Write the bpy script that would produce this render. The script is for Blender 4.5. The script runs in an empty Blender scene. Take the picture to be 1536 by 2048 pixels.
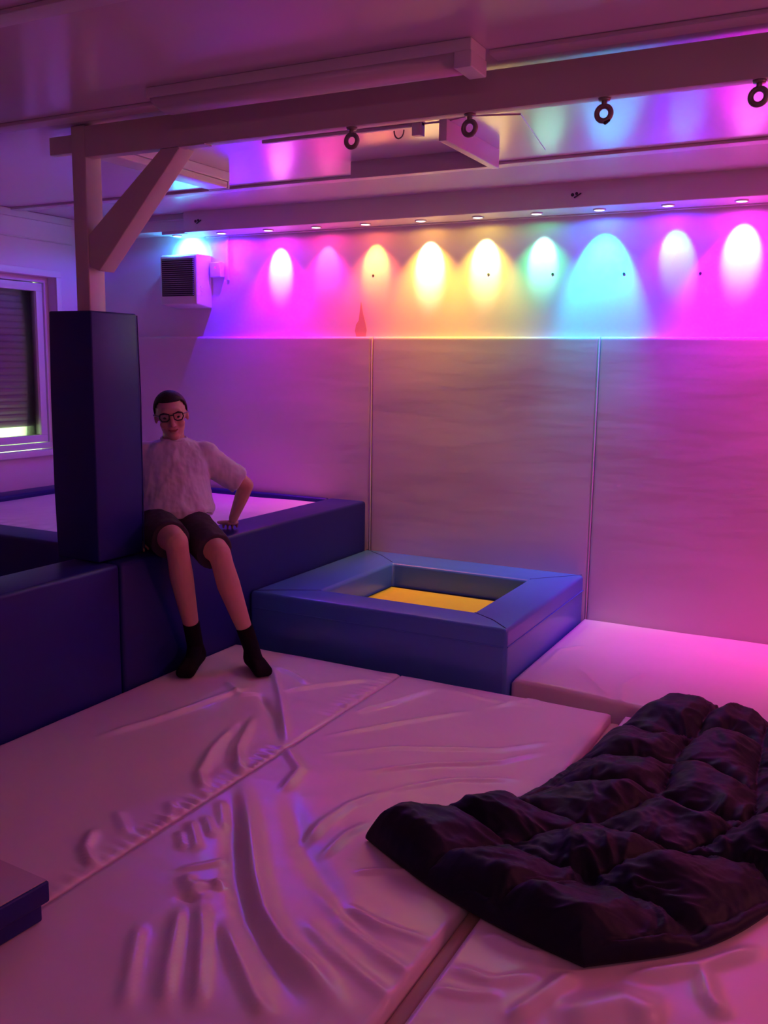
import bpy, bmesh, math, random
import numpy as np
from mathutils import Vector, Matrix, noise

random.seed(7)
S = bpy.context.scene
COL = S.collection

# ------------------------------------------------------------------ camera
cam_d = bpy.data.cameras.new('camera')
cam = bpy.data.objects.new('camera', cam_d)
COL.objects.link(cam)
YAW, PITCH, ROLL, FPX = -0.47706451, -0.15847538, 0.01490103, 1862.87
cy, sy, cp, sp = math.cos(YAW), math.sin(YAW), math.cos(PITCH), math.sin(PITCH)
fw = Vector((sy*cp, cy*cp, sp)); rt = Vector((cy, -sy, 0)); up = rt.cross(fw)
c_, s_ = math.cos(ROLL), math.sin(ROLL)
rt2 = rt*c_ + up*s_; up2 = up*c_ - rt*s_
m = Matrix((rt2, up2, -fw)).transposed().to_4x4()
m.translation = Vector((0, 0, 1.45))
cam.matrix_world = m
cam_d.sensor_fit = 'HORIZONTAL'; cam_d.sensor_width = 36.0
cam_d.lens = FPX/1536*36.0
cam_d.clip_start = 0.02
S.camera = cam

# ------------------------------------------------------------------ view, world
S.view_settings.view_transform = 'Standard'
S.view_settings.look = 'None'
S.view_settings.exposure = 0.0
S.view_settings.gamma = 1.0
S.view_settings.use_curve_mapping = False
W = bpy.data.worlds.new('dusk'); S.world = W
W.use_nodes = True
W.node_tree.nodes['Background'].inputs[0].default_value = (0.62, 1.0, 0.42, 1)
W.node_tree.nodes['Background'].inputs[1].default_value = 4.0

# colour wash lamps in the wall soffit: x, wash colour, wash watts, core colour, core watts, sideways tilt of core, core cone, core aim, spill watts
LAMPS = [
 (-4.26, (0.03, 0.22, 1.0), 16, (0.06, 0.75, 1.0), 26, 0, 96, 58, 5),
 (-3.89, (0.08, 0.00, 1.0), 36, (0.08, 0.0, 1.0), 0, 0, 46, 38, 24),
 (-3.52, (1.0, 0.00, 1.0), 36, (1.0, 0.40, 1.0), 26, 0, 44, 38, 1.5),
 (-3.16, (1.0, 0.01, 0.34), 30, (1.0, 0.2, 0.5), 4, 0, 46, 38, 1.5),
 (-2.81, (1.0, 0.14, 0.05), 30, (0.9, 0.65, 0.06), 10, 0, 46, 36, 1),
 (-2.44, (1.0, 0.50, 0.03), 42, (1.0, 0.90, 0.4), 36, 0, 44, 36, 1),
 (-2.08, (0.80, 0.58, 0.03), 36, (1.0, 0.95, 0.35), 28, 0, 44, 36, 1),
 (-1.73, (0.00, 0.55, 0.14), 30, (0.4, 1.0, 0.8), 14, 0, 42, 36, 1),
 (-1.38, (0.03, 0.12, 1.0), 40, (0.00, 0.85, 0.80), 40, 0, 62, 26, 4),
 (-1.02, (0.09, 0.00, 1.0), 46, (0.00, 0.50, 0.60), 13, -8, 44, 36, 9),
 (-0.66, (1.0, 0.00, 1.0), 80, (1.0, 0.35, 1.0), 36, 0, 46, 38, 2),
 (-0.30, (1.0, 0.00, 0.50), 60, (1.0, 0.3, 0.5), 6, 0, 46, 38, 3),
 (0.06, (1.0, 0.06, 0.10), 100, (1.0, 0.4, 0.2), 6, 0, 46, 38, 3),
 (0.42, (1.0, 0.16, 0.08), 60, (1.0, 0.6, 0.2), 6, 0, 46, 38, 3),
]
FILL = 1.0
def light(name, kind, loc, color, watts, parent=None, **k):
    d = bpy.data.lights.new(name, kind); d.color = color; d.energy = watts
    for a, v in k.items(): setattr(d, a, v)
    o = bpy.data.objects.new(name, d); COL.objects.link(o); o.location = loc
    if parent: o.parent = parent
    return o
# dim warm fill light added behind the camera, without a fixture
lo = light('rear_fill_light', 'AREA', (0.6, -0.6, 2.2), (1.0, 0.36, 0.62), 7.0*FILL, shape='RECTANGLE', size=2.5, size_y=0.3)
lo.rotation_euler = (math.radians(38), 0, math.radians(10))
# added fill light out of view at the right, for the salmon glow
lo = light('right_fill_light', 'AREA', (1.9, 3.4, 1.5), (1.0, 0.18, 0.30), 16.0*FILL, shape='DISK', size=0.5)
lo.rotation_euler = (math.radians(65), 0, math.radians(100))

# ------------------------------------------------------------------ materials
def mat(name, col, rough=0.5, spec=0.5, bump=None, var=None, coat=0.0, metal=0.0, emis=None, sheen=0.0):
    m = bpy.data.materials.new(name); m.use_nodes = True
    nt = m.node_tree; b = nt.nodes['Principled BSDF']
    b.inputs['Base Color'].default_value = (*col, 1); b.inputs['Roughness'].default_value = rough
    b.inputs['Specular IOR Level'].default_value = spec
    b.inputs['Metallic'].default_value = metal
    b.inputs['Coat Weight'].default_value = coat; b.inputs['Coat Roughness'].default_value = 0.15
    b.inputs['Sheen Weight'].default_value = sheen
    if emis:
        b.inputs['Emission Color'].default_value = (*emis[0], 1); b.inputs['Emission Strength'].default_value = emis[1]
    tc = nt.nodes.new('ShaderNodeTexCoord')
    if var:      # (scale, amount): soft colour variation
        n = nt.nodes.new('ShaderNodeTexNoise'); n.inputs['Scale'].default_value = var[0]; n.inputs['Detail'].default_value = 4
        r = nt.nodes.new('ShaderNodeMix'); r.data_type = 'RGBA'
        r.inputs['A'].default_value = (*[c*(1-var[1]) for c in col], 1); r.inputs['B'].default_value = (*[min(1, c*(1+var[1])) for c in col], 1)
        nt.links.new(tc.outputs['Object'], n.inputs['Vector']); nt.links.new(n.outputs['Fac'], r.inputs['Factor'])
        nt.links.new(r.outputs['Result'], b.inputs['Base Color'])
    if bump:     # list of (scale vec, strength, distance)
        prev = None
        for sc, st, di in bump:
            mp = nt.nodes.new('ShaderNodeMapping'); mp.inputs['Scale'].default_value = sc
            n = nt.nodes.new('ShaderNodeTexNoise'); n.inputs['Scale'].default_value = 1.0; n.inputs['Detail'].default_value = 3
            bp = nt.nodes.new('ShaderNodeBump'); bp.inputs['Strength'].default_value = st; bp.inputs['Distance'].default_value = di
            nt.links.new(tc.outputs['Object'], mp.inputs['Vector']); nt.links.new(mp.outputs['Vector'], n.inputs['Vector'])
            nt.links.new(n.outputs['Fac'], bp.inputs['Height'])
            if prev: nt.links.new(prev.outputs['Normal'], bp.inputs['Normal'])
            prev = bp
        nt.links.new(prev.outputs['Normal'], b.inputs['Normal'])
    return m
M = dict(
 ceiling = mat('ceiling_gloss_paint', (0.74, 0.64, 0.71), 0.17, 0.75, [((1.2, 1.2, 1.2), 0.10, 0.02)]),
 wall    = mat('wall_paint', (0.78, 0.66, 0.75), 0.5, 0.4, [((60, 60, 60), 0.08, 0.002)]),
 trim    = mat('trim_paint', (0.68, 0.60, 0.63), 0.38, 0.5),
 timber  = mat('painted_timber', (0.66, 0.60, 0.52), 0.42, 0.5, [((2, 2, 2), 0.2, 0.01)], var=(6, 0.06)),
 floor   = mat('dark_floor', (0.06, 0.05, 0.06), 0.6),
 pad     = mat('pale_vinyl_pad', (0.70, 0.57, 0.62), 0.42, 0.45, [((1.5, 1.5, 6.0), 0.35, 0.012), ((90, 90, 90), 0.08, 0.001)], var=(3, 0.03)),
 mat_v   = mat('pale_vinyl_mat', (0.78, 0.68, 0.64), 0.29, 0.55, [((5, 5, 5), 0.35, 0.008), ((22, 22, 22), 0.15, 0.003)], var=(4, 0.04)),
 pool_v  = mat('white_pool_vinyl', (0.85, 0.78, 0.82), 0.25, 0.5, [((6, 6, 6), 0.4, 0.01)]),
 navy    = mat('navy_vinyl', (0.012, 0.014, 0.15), 0.45, 0.35, [((4, 4, 4), 0.25, 0.006), ((150, 150, 150), 0.1, 0.001)]),
 blue    = mat('blue_vinyl', (0.07, 0.20, 0.60), 0.27, 0.7, [((5, 5, 5), 0.3, 0.006), ((150, 150, 150), 0.1, 0.001)]),
 bed     = mat('yellow_trampoline_bed', (0.95, 0.72, 0.03), 0.5, 0.4, [((3, 14, 3), 0.5, 0.01)]),
 black   = mat('black_rubber', (0.01, 0.01, 0.012), 0.6),
 quilt   = mat('black_quilt_fabric', (0.006, 0.0065, 0.018), 0.55, 0.22, [((45, 45, 45), 0.2, 0.003), ((11, 11, 11), 0.35, 0.012)], sheen=0.04),
 white   = mat('white_plastic', (0.80, 0.78, 0.76), 0.35, 0.5),
 pvc     = mat('white_window_frame', (0.82, 0.80, 0.80), 0.35, 0.5),
 dark    = mat('dark_plastic', (0.03, 0.03, 0.035), 0.5),
 steel   = mat('eye_bolt_metal', (0.30, 0.27, 0.24), 0.45, 0.5, metal=0.6),
 lens    = mat('lamp_lens', (0.9, 0.9, 0.9), 0.4, 0.5, emis=((1, 0.93, 0.98), 6.0)),
 slat    = mat('shutter_slat', (0.30, 0.29, 0.26), 0.55, 0.3),
 skin    = mat('skin', (0.62, 0.36, 0.25), 0.5, 0.35, var=(30, 0.06)),
 shirt   = mat('grey_shirt', (0.62, 0.62, 0.62), 0.85, 0.2, [((8, 8, 1.6), 0.8, 0.035), ((26, 26, 9), 0.25, 0.01)]),
 shorts  = mat('dark_grey_shorts', (0.055, 0.045, 0.055), 0.8, 0.2, [((12, 12, 12), 0.4, 0.01)]),
 sock    = mat('black_sock', (0.010, 0.008, 0.010), 0.9, 0.1),
 hair    = mat('dark_hair', (0.018, 0.010, 0.010), 0.7, 0.3, [((160, 160, 160), 0.6, 0.004)]),
 frame   = mat('black_glasses', (0.01, 0.01, 0.012), 0.3),
 lip     = mat('lips', (0.36, 0.10, 0.09), 0.5),
 eyew    = mat('eye_white', (0.12, 0.09, 0.08), 0.3),
 stain   = mat('bare_patch', (0.62, 0.36, 0.28), 0.7),
 lining  = mat('mat_side_tan', (0.50, 0.36, 0.24), 0.6),
)
g = bpy.data.materials.new('window_glass'); g.use_nodes = True
nt = g.node_tree; nt.nodes.clear()
o_ = nt.nodes.new('ShaderNodeOutputMaterial'); mx = nt.nodes.new('ShaderNodeMixShader'); tr = nt.nodes.new('ShaderNodeBsdfTransparent')
gl = nt.nodes.new('ShaderNodeBsdfGlossy'); fr = nt.nodes.new('ShaderNodeFresnel'); gl.inputs['Roughness'].default_value = 0.03
nt.links.new(fr.outputs[0], mx.inputs[0]); nt.links.new(tr.outputs[0], mx.inputs[1]); nt.links.new(gl.outputs[0], mx.inputs[2]); nt.links.new(mx.outputs[0], o_.inputs[0])
M['glass'] = g

# ------------------------------------------------------------------ helpers
def tag(o, label=None, cat=None, group=None, kind=None):
    for k, v in (('label', label), ('category', cat), ('group', group), ('kind', kind)):
        if v: o[k] = v
    return o
def empty(name, loc, label=None, cat=None, group=None, rz=0):
    o = bpy.data.objects.new(name, None); COL.objects.link(o); o.location = loc; o.rotation_euler[2] = rz
    o.empty_display_size = 0.1
    return tag(o, label, cat, group)
def link(name, bm, m, parent=None, smooth=False, bevel=0, seg=3, origin=None):
    if origin is not None: bmesh.ops.translate(bm, verts=bm.verts, vec=-Vector(origin))
    bmesh.ops.recalc_face_normals(bm, faces=bm.faces)
    me = bpy.data.meshes.new(name); bm.to_mesh(me); bm.free()
    me.materials.append(m)
    o = bpy.data.objects.new(name, me); COL.objects.link(o)
    if origin is not None: o.location = origin
    if parent:
        o.parent = parent
        o.location = o.location - Vector(parent.get('_w', parent.location)) if origin is not None else Vector()
    if bevel:
        b = o.modifiers.new('bevel', 'BEVEL'); b.width = bevel; b.segments = seg; b.limit_method = 'ANGLE'; b.angle_limit = math.radians(40)
        smooth = True
    if smooth:
        for p in me.polygons: p.use_smooth = True
    return o
def box(bm, x0, x1, y0, y1, z0, z1):
    v = [bm.verts.new((x, y, z)) for z in (z0, z1) for x, y in ((x0, y0), (x1, y0), (x1, y1), (x0, y1))]
    for f in ((0, 3, 2, 1), (4, 5, 6, 7), (0, 1, 5, 4), (1, 2, 6, 5), (2, 3, 7, 6), (3, 0, 4, 7)):
        bm.faces.new([v[i] for i in f])
def prism(bm, pts, z0, z1):
    a = [bm.verts.new((x, y, z0)) for x, y in pts]; b = [bm.verts.new((x, y, z1)) for x, y in pts]
    n = len(pts); bm.faces.new(a[::-1]); bm.faces.new(b)
    for i in range(n): bm.faces.new((a[i], a[(i+1) % n], b[(i+1) % n], b[i]))
def loft(bm, rings, cap=True):
    R = [[bm.verts.new(p) for p in r] for r in rings]; n = len(R[0])
    for a, b in zip(R, R[1:]):
        for i in range(n): bm.faces.new((a[i], a[(i+1) % n], b[(i+1) % n], b[i]))
    if cap: bm.faces.new(R[0][::-1]); bm.faces.new(R[-1])
def basis(d, ref=None):
    d = Vector(d).normalized(); r = Vector(ref) if ref is not None else (Vector((0, 0, 1)) if abs(d.z) < .9 else Vector((1, 0, 0)))
    x = r.cross(d).normalized(); return x, d.cross(x).normalized(), d
def tube(bm, p0, r0, p1, r1, n=16, caps=True, flat=1.0, ref=None):
    """closed tapering limb; caps=True adds round ends; flat squeezes the second axis"""
    p0, p1 = Vector(p0), Vector(p1); x, y, d = basis(p1-p0, ref)
    rs = []
    def ring(c, r): rs.append([c + x*(math.cos(t*2*math.pi/n)*r) + y*(math.sin(t*2*math.pi/n)*r*flat) for t in range(n)])
    if caps:
        for a in (80, 55, 28): ring(p0 - d*(r0*math.sin(math.radians(a))), r0*math.cos(math.radians(a)))
    ring(p0, r0); ring(p1, r1)
    if caps:
        for a in (28, 55, 80): ring(p1 + d*(r1*math.sin(math.radians(a))), r1*math.cos(math.radians(a)))
    loft(bm, rs)
def chain(bm, pts, n=16, **k):
    for (p0, r0), (p1, r1) in zip(pts, pts[1:]): tube(bm, p0, r0, p1, r1, n, **k)
def ell(bm, c, r, mtx=None, u=20, v=14):
    q = bmesh.ops.create_uvsphere(bm, u_segments=u, v_segments=v, radius=1.0)['verts']
    T = Matrix.Diagonal((*r, 1)); T = (mtx.to_4x4() if mtx else Matrix()) @ T
    for w in q: w.co = (T @ w.co) + Vector(c)
def remesh(o, vox, smooth=2, disp=None):
    r = o.modifiers.new('remesh', 'REMESH'); r.mode = 'VOXEL'; r.voxel_size = vox; r.use_smooth_shade = True
    if smooth:
        s = o.modifiers.new('smooth', 'SMOOTH'); s.iterations = smooth; s.factor = 0.6
    if disp:
        t = bpy.data.textures.new('folds', 'CLOUDS'); t.noise_scale = disp[1]; t.noise_depth = 2
        d = o.modifiers.new('folds', 'DISPLACE'); d.texture = t; d.strength = disp[0]; d.mid_level = 0.5; d.texture_coords = 'LOCAL'
def copy_tree(o, parent=None):
    c = o.copy(); COL.objects.link(c)
    if parent: c.parent = parent
    for ch in o.children: copy_tree(ch, c)
    return c
def torus(bm, c, R, r, axis='Y', n=28, k=12):
    c = Vector(c); vs = []
    for i in range(n):
        a = i*2*math.pi/n; ring = []
        for j in range(k):
            b = j*2*math.pi/k; q = R + r*math.cos(b)
            p = {'Y': (q*math.cos(a), r*math.sin(b), q*math.sin(a)), 'Z': (q*math.cos(a), q*math.sin(a), r*math.sin(b))}[axis]
            ring.append(bm.verts.new(c + Vector(p)))
        vs.append(ring)
    for i in range(n):
        A, B = vs[i], vs[(i+1) % n]
        for j in range(k): bm.faces.new((A[j], A[(j+1) % k], B[(j+1) % k], B[j]))
NB = bmesh.new

# ------------------------------------------------------------------ the room shell
XL, XR, YB, YF, ZC, ZF = -5.08, 2.2, 5.28, -1.6, 2.412, -0.20
bm = NB(); box(bm, XL-.4, XR+.2, YF-.2, YB+.2, ZF-.1, ZF); tag(link('floor', bm, M['floor']), kind='structure')
bm = NB(); box(bm, XL-.4, XR+.2, YF-.2, YB+.2, ZC, ZC+.1); tag(link('ceiling', bm, M['ceiling']), kind='structure')
bm = NB(); box(bm, XL-.2, XR+.2, YB, YB+.15, ZF, ZC); tag(link('wall_back', bm, M['wall']), kind='structure')
bm = NB(); box(bm, XR, XR+.15, YF, YB, ZF, ZC); tag(link('wall_right', bm, M['wall']), kind='structure')
bm = NB(); box(bm, XL-.2, XR+.15, YF-.15, YF, ZF, ZC); tag(link('wall_front', bm, M['wall']), kind='structure')
WY0, WY1, WZ0, WZ1 = 3.05, 4.82, 0.80, 2.00
bm = NB()
box(bm, XL-.2, XL, YF, WY0, ZF, ZC); box(bm, XL-.2, XL, WY1, YB, ZF, ZC)
box(bm, XL-.2, XL, WY0, WY1, ZF, WZ0); box(bm, XL-.2, XL, WY0, WY1, WZ1, ZC)
tag(link('wall_left', bm, M['wall']), kind='structure')
# window: casing, sash, sill, pane, shutter
win = empty('window_1', (XL, WY0, WZ0)); win['kind'] = 'structure'
def wpart(name, bm, m, **k):
    return link(name, bm, m, parent=win, origin=(XL, WY0, WZ0), **k)
bm = NB()
for a in ((WY0-.05, WY1+.045, WZ1, WZ1+.045), (WY1, WY1+.045, WZ0, WZ1), (WY0-.05, WY0, WZ0, WZ1)): box(bm, XL, XL+.012, *a)
wpart('window_casing', bm, M['pvc'], bevel=.003)
FX0, FX1 = XL-.13, XL-.075
bm = NB()
for a in ((WY0, WY1, WZ1-.035, WZ1), (WY0, WY1, WZ0+.02, WZ0+.06), (WY1-.035, WY1, WZ0+.06, WZ1-.035), (WY0, WY0+.035, WZ0+.06, WZ1-.035)): box(bm, FX0, FX1, *a)
wpart('window_frame', bm, M['pvc'], bevel=.003)
bm = NB()
for a in ((WY0+.04, WY1-.04, WZ1-.095, WZ1-.04), (WY0+.04, WY1-.04, WZ0+.065, WZ0+.115), (WY1-.095, WY1-.04, WZ0+.115, WZ1-.095), (WY0+.04, WY0+.095, WZ0+.115, WZ1-.095)): box(bm, FX0-.01, FX1-.012, *a)
wpart('window_sash', bm, M['pvc'], bevel=.004)
bm = NB(); box(bm, FX0+.015, FX0+.022, WY0+.095, WY1-.095, WZ0+.115, WZ1-.095); wpart('pane', bm, M['glass'])
bm = NB(); box(bm, XL-.075, XL+.03, WY0-.04, WY1+.04, WZ0-.022, WZ0+.018); wpart('window_sill', bm, M['pvc'], bevel=.006)
sh = []
bm = NB(); z = WZ0+.17
while z < WZ1+.03:
    loft(bm, [[(XL-.205+dx, y, z+dz) for dx, dz in ((0, 0), (.010, .010), (.013, .022), (.010, .038), (0, .0475), (-.006, .022))] for y in (WY0+.02, WY1-.02)]); z += .045
wpart('roller_shutter', bm, M['slat'])
bm = NB(); box(bm, XL-.42, XL-.132, WY0-.3, WY1+.3, WZ0+.02, WZ0+.04); wpart('outer_sill', bm, M['pvc'])

# ceiling battens
def batten(n, x0, x1, y0, w=.075, t=.014):
    bm = NB(); box(bm, x0, x1, y0, y0+w, ZC-t, ZC); o = link('trim_%d' % n, bm, M['trim'], bevel=.003); tag(o, kind='structure')
batten(1, XL, XR, 1.98); batten(2, XL, -2.40, 2.885); batten(3, -1.14, XR, 2.865)
bm = NB(); prism(bm, [(XL, 4.45), (XR, 4.33), (XR, 4.405), (XL, 4.525)], ZC-.014, ZC); tag(link('trim_4', bm, M['trim'], bevel=.003), kind='structure')
bm = NB(); box(bm, XL, XL+.018, YF, YB-.3, ZC-.05, ZC-.002); box(bm, XL, XL+.008, YF, YB-.3, ZC-.18, ZC-.17); tag(link('trim_5', bm, M['trim'], bevel=.003), kind='structure')
# soffit carrying the wash lamps
SY0, SZ = 5.03, 2.283
bm = NB()
prof = [(SY0, ZC), (SY0, SZ+.003), (SY0+.004, SZ), (YB-.03, SZ), (YB-.03, SZ-.006), (YB, SZ-.006), (YB, ZC)]
loft(bm, [[(x, y, z) for y, z in prof] for x in (-4.12, XR)])
sof = link('trim_6', bm, M['trim']); tag(sof, kind='structure')
bm = NB(); box(bm, XL, -4.12, SY0+.05, YB, SZ+.02, ZC); box(bm, XL, -4.12, SY0+.04, YB, SZ+.085, SZ+.095); box(bm, -4.35, -4.12, SY0+.05, YB, SZ, SZ+.02); tag(link('trim_7', bm, M['trim'], bevel=.003), kind='structure')
def disc(bm, c, r, ax='Y', t=.002, n=16, sq=1.0):
    c = Vector(c); R = []
    for s in (0, 1):
        R.append([c + (Vector((r*math.cos(a*2*math.pi/n), -t*s, r*sq*math.sin(a*2*math.pi/n))) if ax == 'Y' else Vector((r*math.cos(a*2*math.pi/n), r*math.sin(a*2*math.pi/n), -t*s))) for a in range(n)])
    loft(bm, R)
for x, nm in ((-1.50, 'r'), (-4.02, 'l')):
    bm = NB(); disc(bm, (x, SY0, 2.348), .009); disc(bm, (x+.022, SY0, 2.353), .008); tube(bm, (x+.012, SY0-.003, 2.333), .0035, (x+.045, SY0-.003, 2.352), .0035, 8)
    hole = link('cable_hole', bm, M['dark']); hole.parent = sof

# ------------------------------------------------------------------ wash lamps
names = {-4.26: 'throwing cyan light onto the air conditioner', -3.89: 'deep blue, just right of the air conditioner', -3.52: 'magenta with white core, left of the rose pink one',
 -3.16: 'plain rose pink, between magenta and orange ones', -2.81: 'orange, above the flame shaped bare patch', -2.44: 'yellow with white core, right of the orange one',
 -2.08: 'yellow green with white core, left of the green one', -1.73: 'green, left of the cyan one', -1.38: 'cyan, between the green and blue ones', -1.02: 'blue with slanted pale core', -0.66: 'magenta, rightmost in the photo',
 -0.30: 'rose, beyond the rightmost magenta one', 0.06: 'red, beyond the rose one', 0.42: 'orange, beyond the red one'}
LY, LZ = 5.135, SZ
for (x, wc, ww, cc, cw, tilt, ccone, caim, sw_) in LAMPS:
    t = empty('recessed_spotlight', (x, LY, LZ), 'recessed spotlight in the soffit, ' + names[x], 'spotlight', 'wash lamps in the soffit')
    bm = NB(); torus(bm, (0, 0, -.003), .030, .005, 'Z'); r = link('bezel', bm, M['white'], smooth=True); r.parent = t
    bm = NB(); disc(bm, (0, 0, 0), .026, 'Z', .006, 24); r = link('lens', bm, M['lens']); r.parent = t
    d = light('wash_beam', 'SPOT', (0, 0, -.015), wc, ww, t, spot_size=math.radians(84), spot_blend=1.0, shadow_soft_size=0.012)
    d.rotation_euler = (math.radians(13), 0, 0)
    d = light('spill', 'SPOT', (0, 0, -.015), wc, sw_, t, spot_size=math.radians(176), spot_blend=0.2, shadow_soft_size=0.012)
    if cw:
        d = light('core_beam', 'SPOT', (0, 0, -.015), cc, cw, t, spot_size=math.radians(ccone), spot_blend=0.6, shadow_soft_size=0.010)
        d.rotation_euler = (math.radians(caim), math.radians(tilt), 0)

# ------------------------------------------------------------------ wall pads
PY0, PY1 = 5.228, YB
def pad(x0, x1, label, zt=1.613):
    t = empty('wall_pad', ((x0+x1)/2, PY1, 0), label, 'wall pad', 'padded panels along the back wall')
    bm = NB(); nx, nz = 40, 44; w = x1-x0-.003
    def P(i, j):
        u, v = i/nx, j/nz; x = x0+.0015+u*w; z = -.10+(zt+.10)*v
        e = min(u*w, (1-u)*w); et = (1-v)*(zt+.1)
        r = .014
        dy = r-math.sqrt(max(0, r*r-max(0, r-e)**2)) + (r-math.sqrt(max(0, r*r-max(0, r-et)**2)))
        dy += .004*noise.noise(Vector((x*2, z*3, 1.3)))
        return (x, PY0+min(dy, .045), z)
    us = sorted(set([0, .0015, .0035, .006, .010, .016]+[k/30 for k in range(1, 30)]+[.984, .990, .994, .9965, .9985, 1]))
    vs = sorted(set([k/30 for k in range(0, 30)]+[.984, .988, .992, .996, 1]))
    nx, nz = 1, 1
    G = [[bm.verts.new(P(u, v)) for u in us] for v in vs]
    for a, b in zip(G, G[1:]):
        for i in range(len(us)-1): bm.faces.new((a[i], a[i+1], b[i+1], b[i]))
    border = G[0] + [r[-1] for r in G[1:]] + G[-1][-2::-1] + [r[0] for r in G[-2:0:-1]]
    bk = [bm.verts.new((v.co.x, PY1-.001, v.co.z)) for v in border]; n = len(bk)
    for i in range(n): bm.faces.new((border[i], bk[i], bk[(i+1) % n], border[(i+1) % n]))
    bm.faces.new(bk)
    o = link('padding', bm, M['pad'], parent=t, smooth=True, origin=((x0+x1)/2, PY1, 0))
    return t
pad(-5.05, -2.808, 'wide pale vinyl wall pad rising behind the pool and the seated person')
pad(-2.803, -1.371, 'pale vinyl wall pad behind the square trampoline box')
pad(-1.366, .066, 'pale vinyl wall pad at the right, above the magenta lit mat')
pad(.071, 1.50, 'pale vinyl wall pad beyond the rightmost seam')
# piping along the two visible seams
for x in (-2.8055, -1.3685):
    bm = NB(); tube(bm, (x, PY0+.003, -.05), .0050, (x, PY0+.003, 1.600), .0050, 10)
    tag(link('seam_piping', bm, M['pad'], smooth=True), 'thin pale piping strip in the seam %s' % ('left of the trampoline pad' if x < -2 else 'right of the trampoline pad'), 'piping')

# bare patch and wall plugs
pts = [(-2.945, 1.614), (-2.878, 1.614), (-2.872, 1.655), (-2.882, 1.70), (-2.900, 1.76), (-2.915, 1.83), (-2.924, 1.76), (-2.930, 1.715), (-2.948, 1.69), (-2.956, 1.65)]
bm = NB(); a = [bm.verts.new((x, YB-.002, z)) for x, z in pts]; b = [bm.verts.new((x, YB, z)) for x, z in pts]; bm.faces.new(a); bm.faces.new(b)
for i in range(len(a)): bm.faces.new((a[i], a[(i+1) % len(a)], b[(i+1) % len(a)], b[i]))
tag(link('bare_patch', bm, M['stain']), 'flame shaped reddish bare patch on the wall just above the pads', 'patch')
for x, z, w in ((-1.67, 1.965, 'in the green pool of light'), (-1.265, 1.955, 'between the cyan and blue pools of light'), (-.86, 1.945, 'left of the magenta pool of light'), (-2.06, 1.975, 'in the yellow green pool of light'), (-2.83, 1.99, 'in the orange pool of light')):
    bm = NB(); disc(bm, (0, 0, 0), .007, 'Y', .003); o = link('wall_plug', bm, M['dark']); o.location = (x, YB, z)
    tag(o, 'tiny dark plug in the wall ' + w, 'wall plug', 'plugs in the back wall')

# ------------------------------------------------------------------ air conditioner
ax0, ax1, ay0, az0, az1 = -4.40, -4.085, 5.115, 1.825, 2.145
ac = empty('air_conditioner', ((ax0+ax1)/2, YB, az0), 'boxy white wall air conditioner with a slatted front grille beside the blue lit wall', 'air conditioner')
O = tuple(ac.location)
bm = NB(); loft(bm, [[(x, y, z) for y, z in ((ay0, az0), (YB, az0-.02), (YB, az1+.015), (ay0+.02, az1+.012), (ay0, az1))] for x in (ax0, ax1)])
link('housing', bm, M['white'], parent=ac, origin=O, bevel=.010)
bm = NB(); box(bm, ax0+.018, ax1-.022, ay0-.004, ay0+.003, az0+.055, az1-.018); link('grille_recess', bm, M['dark'], parent=ac, origin=O)
bm = NB(); z = az0+.062
while z < az1-.02:
    box(bm, ax0+.02, ax1-.024, ay0-.010, ay0-.003, z, z+.005); z += .0135
link('grille', bm, mat('grille_grey', (.30, .28, .28), .45), parent=ac, origin=O)
bm = NB()
for z in (az0+.06, az0+.085, az0+.11): box(bm, ax1-.001, ax1+.003, ay0+.04, ay0+.062, z, z+.012)
link('button', bm, M['pvc'], parent=ac, origin=O)
sw = empty('switch_box', (-4.02, YB, 2.06), 'small white switch box right of the air conditioner', 'switch')
bm = NB(); box(bm, -.045, .045, -.05, 0, -.05, .05); o = link('cover', bm, M['white'], bevel=.006); o.parent = sw
bm = NB(); disc(bm, (0, -.05, .012), .006); o = link('indicator_lamp', bm, mat('red_indicator', (.6, .02, .05), .4, emis=((1, .05, .2), 1.0))); o.parent = sw
bm = NB(); box(bm, -3.955, -3.935, YB-.014, YB, 1.99, SZ-.006); tag(link('cable_duct', bm, M['white'], bevel=.003), 'narrow vertical cable duct on the wall right of the switch box', 'cable duct')

# ------------------------------------------------------------------ timber frame with eye bolts
fr_ = empty('support_frame', (-3.02, 3.06, .57), 'white painted timber post, ceiling beam and diagonal brace with hanging rings', 'frame')
O = tuple(fr_.location)
BY0, BY1, BZ0, BZ1 = 3.02, 3.07, 2.277, 2.400
px0, px1 = -3.062, -2.985
bm = NB(); box(bm, px0, px1, 3.02, 3.115, .572, BZ1+.006); link('post', bm, M['timber'], parent=fr_, origin=O, bevel=.006)
bm = NB(); box(bm, px1+.001, 1.9, BY0, BY1, BZ0, BZ1)
for k in range(2): box(bm, px1+.3, 1.9, BY1+.0005+k*.008, BY1+.006+k*.008, BZ0+.004, BZ0+.018)
link('beam', bm, M['timber'], parent=fr_, origin=O, bevel=.004)
bm = NB(); A = Vector((px1-.005, 3.068, 1.86)); B = Vector((-2.515, 3.068, 2.275)); d = (B-A).normalized(); n_ = Vector((-d.z, 0, d.x)); hw = .036
rings = []
lo_a, hi_a = A - n_*hw, A + n_*hw
for y in (3.024, 3.112):
    p1 = Vector((px1+.0005, y, 1.835)); p2 = Vector((px1+.0005, y, 1.965)); p3 = Vector((-2.585, y, 2.2765)); p4 = Vector((-2.485, y, 2.2765)); p5 = Vector((-2.93, y, 1.815)); 
    rings.append([p1, p5, p4, p3, p2])
loft(bm, rings); link('brace', bm, M['timber'], parent=fr_, origin=O, bevel=.004)
bm = NB(); box(bm, -3.255, px0-.001, 3.085, 3.125, 2.318, 2.392); link('stub', bm, M['timber'], parent=fr_, origin=O, bevel=.004)
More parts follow.
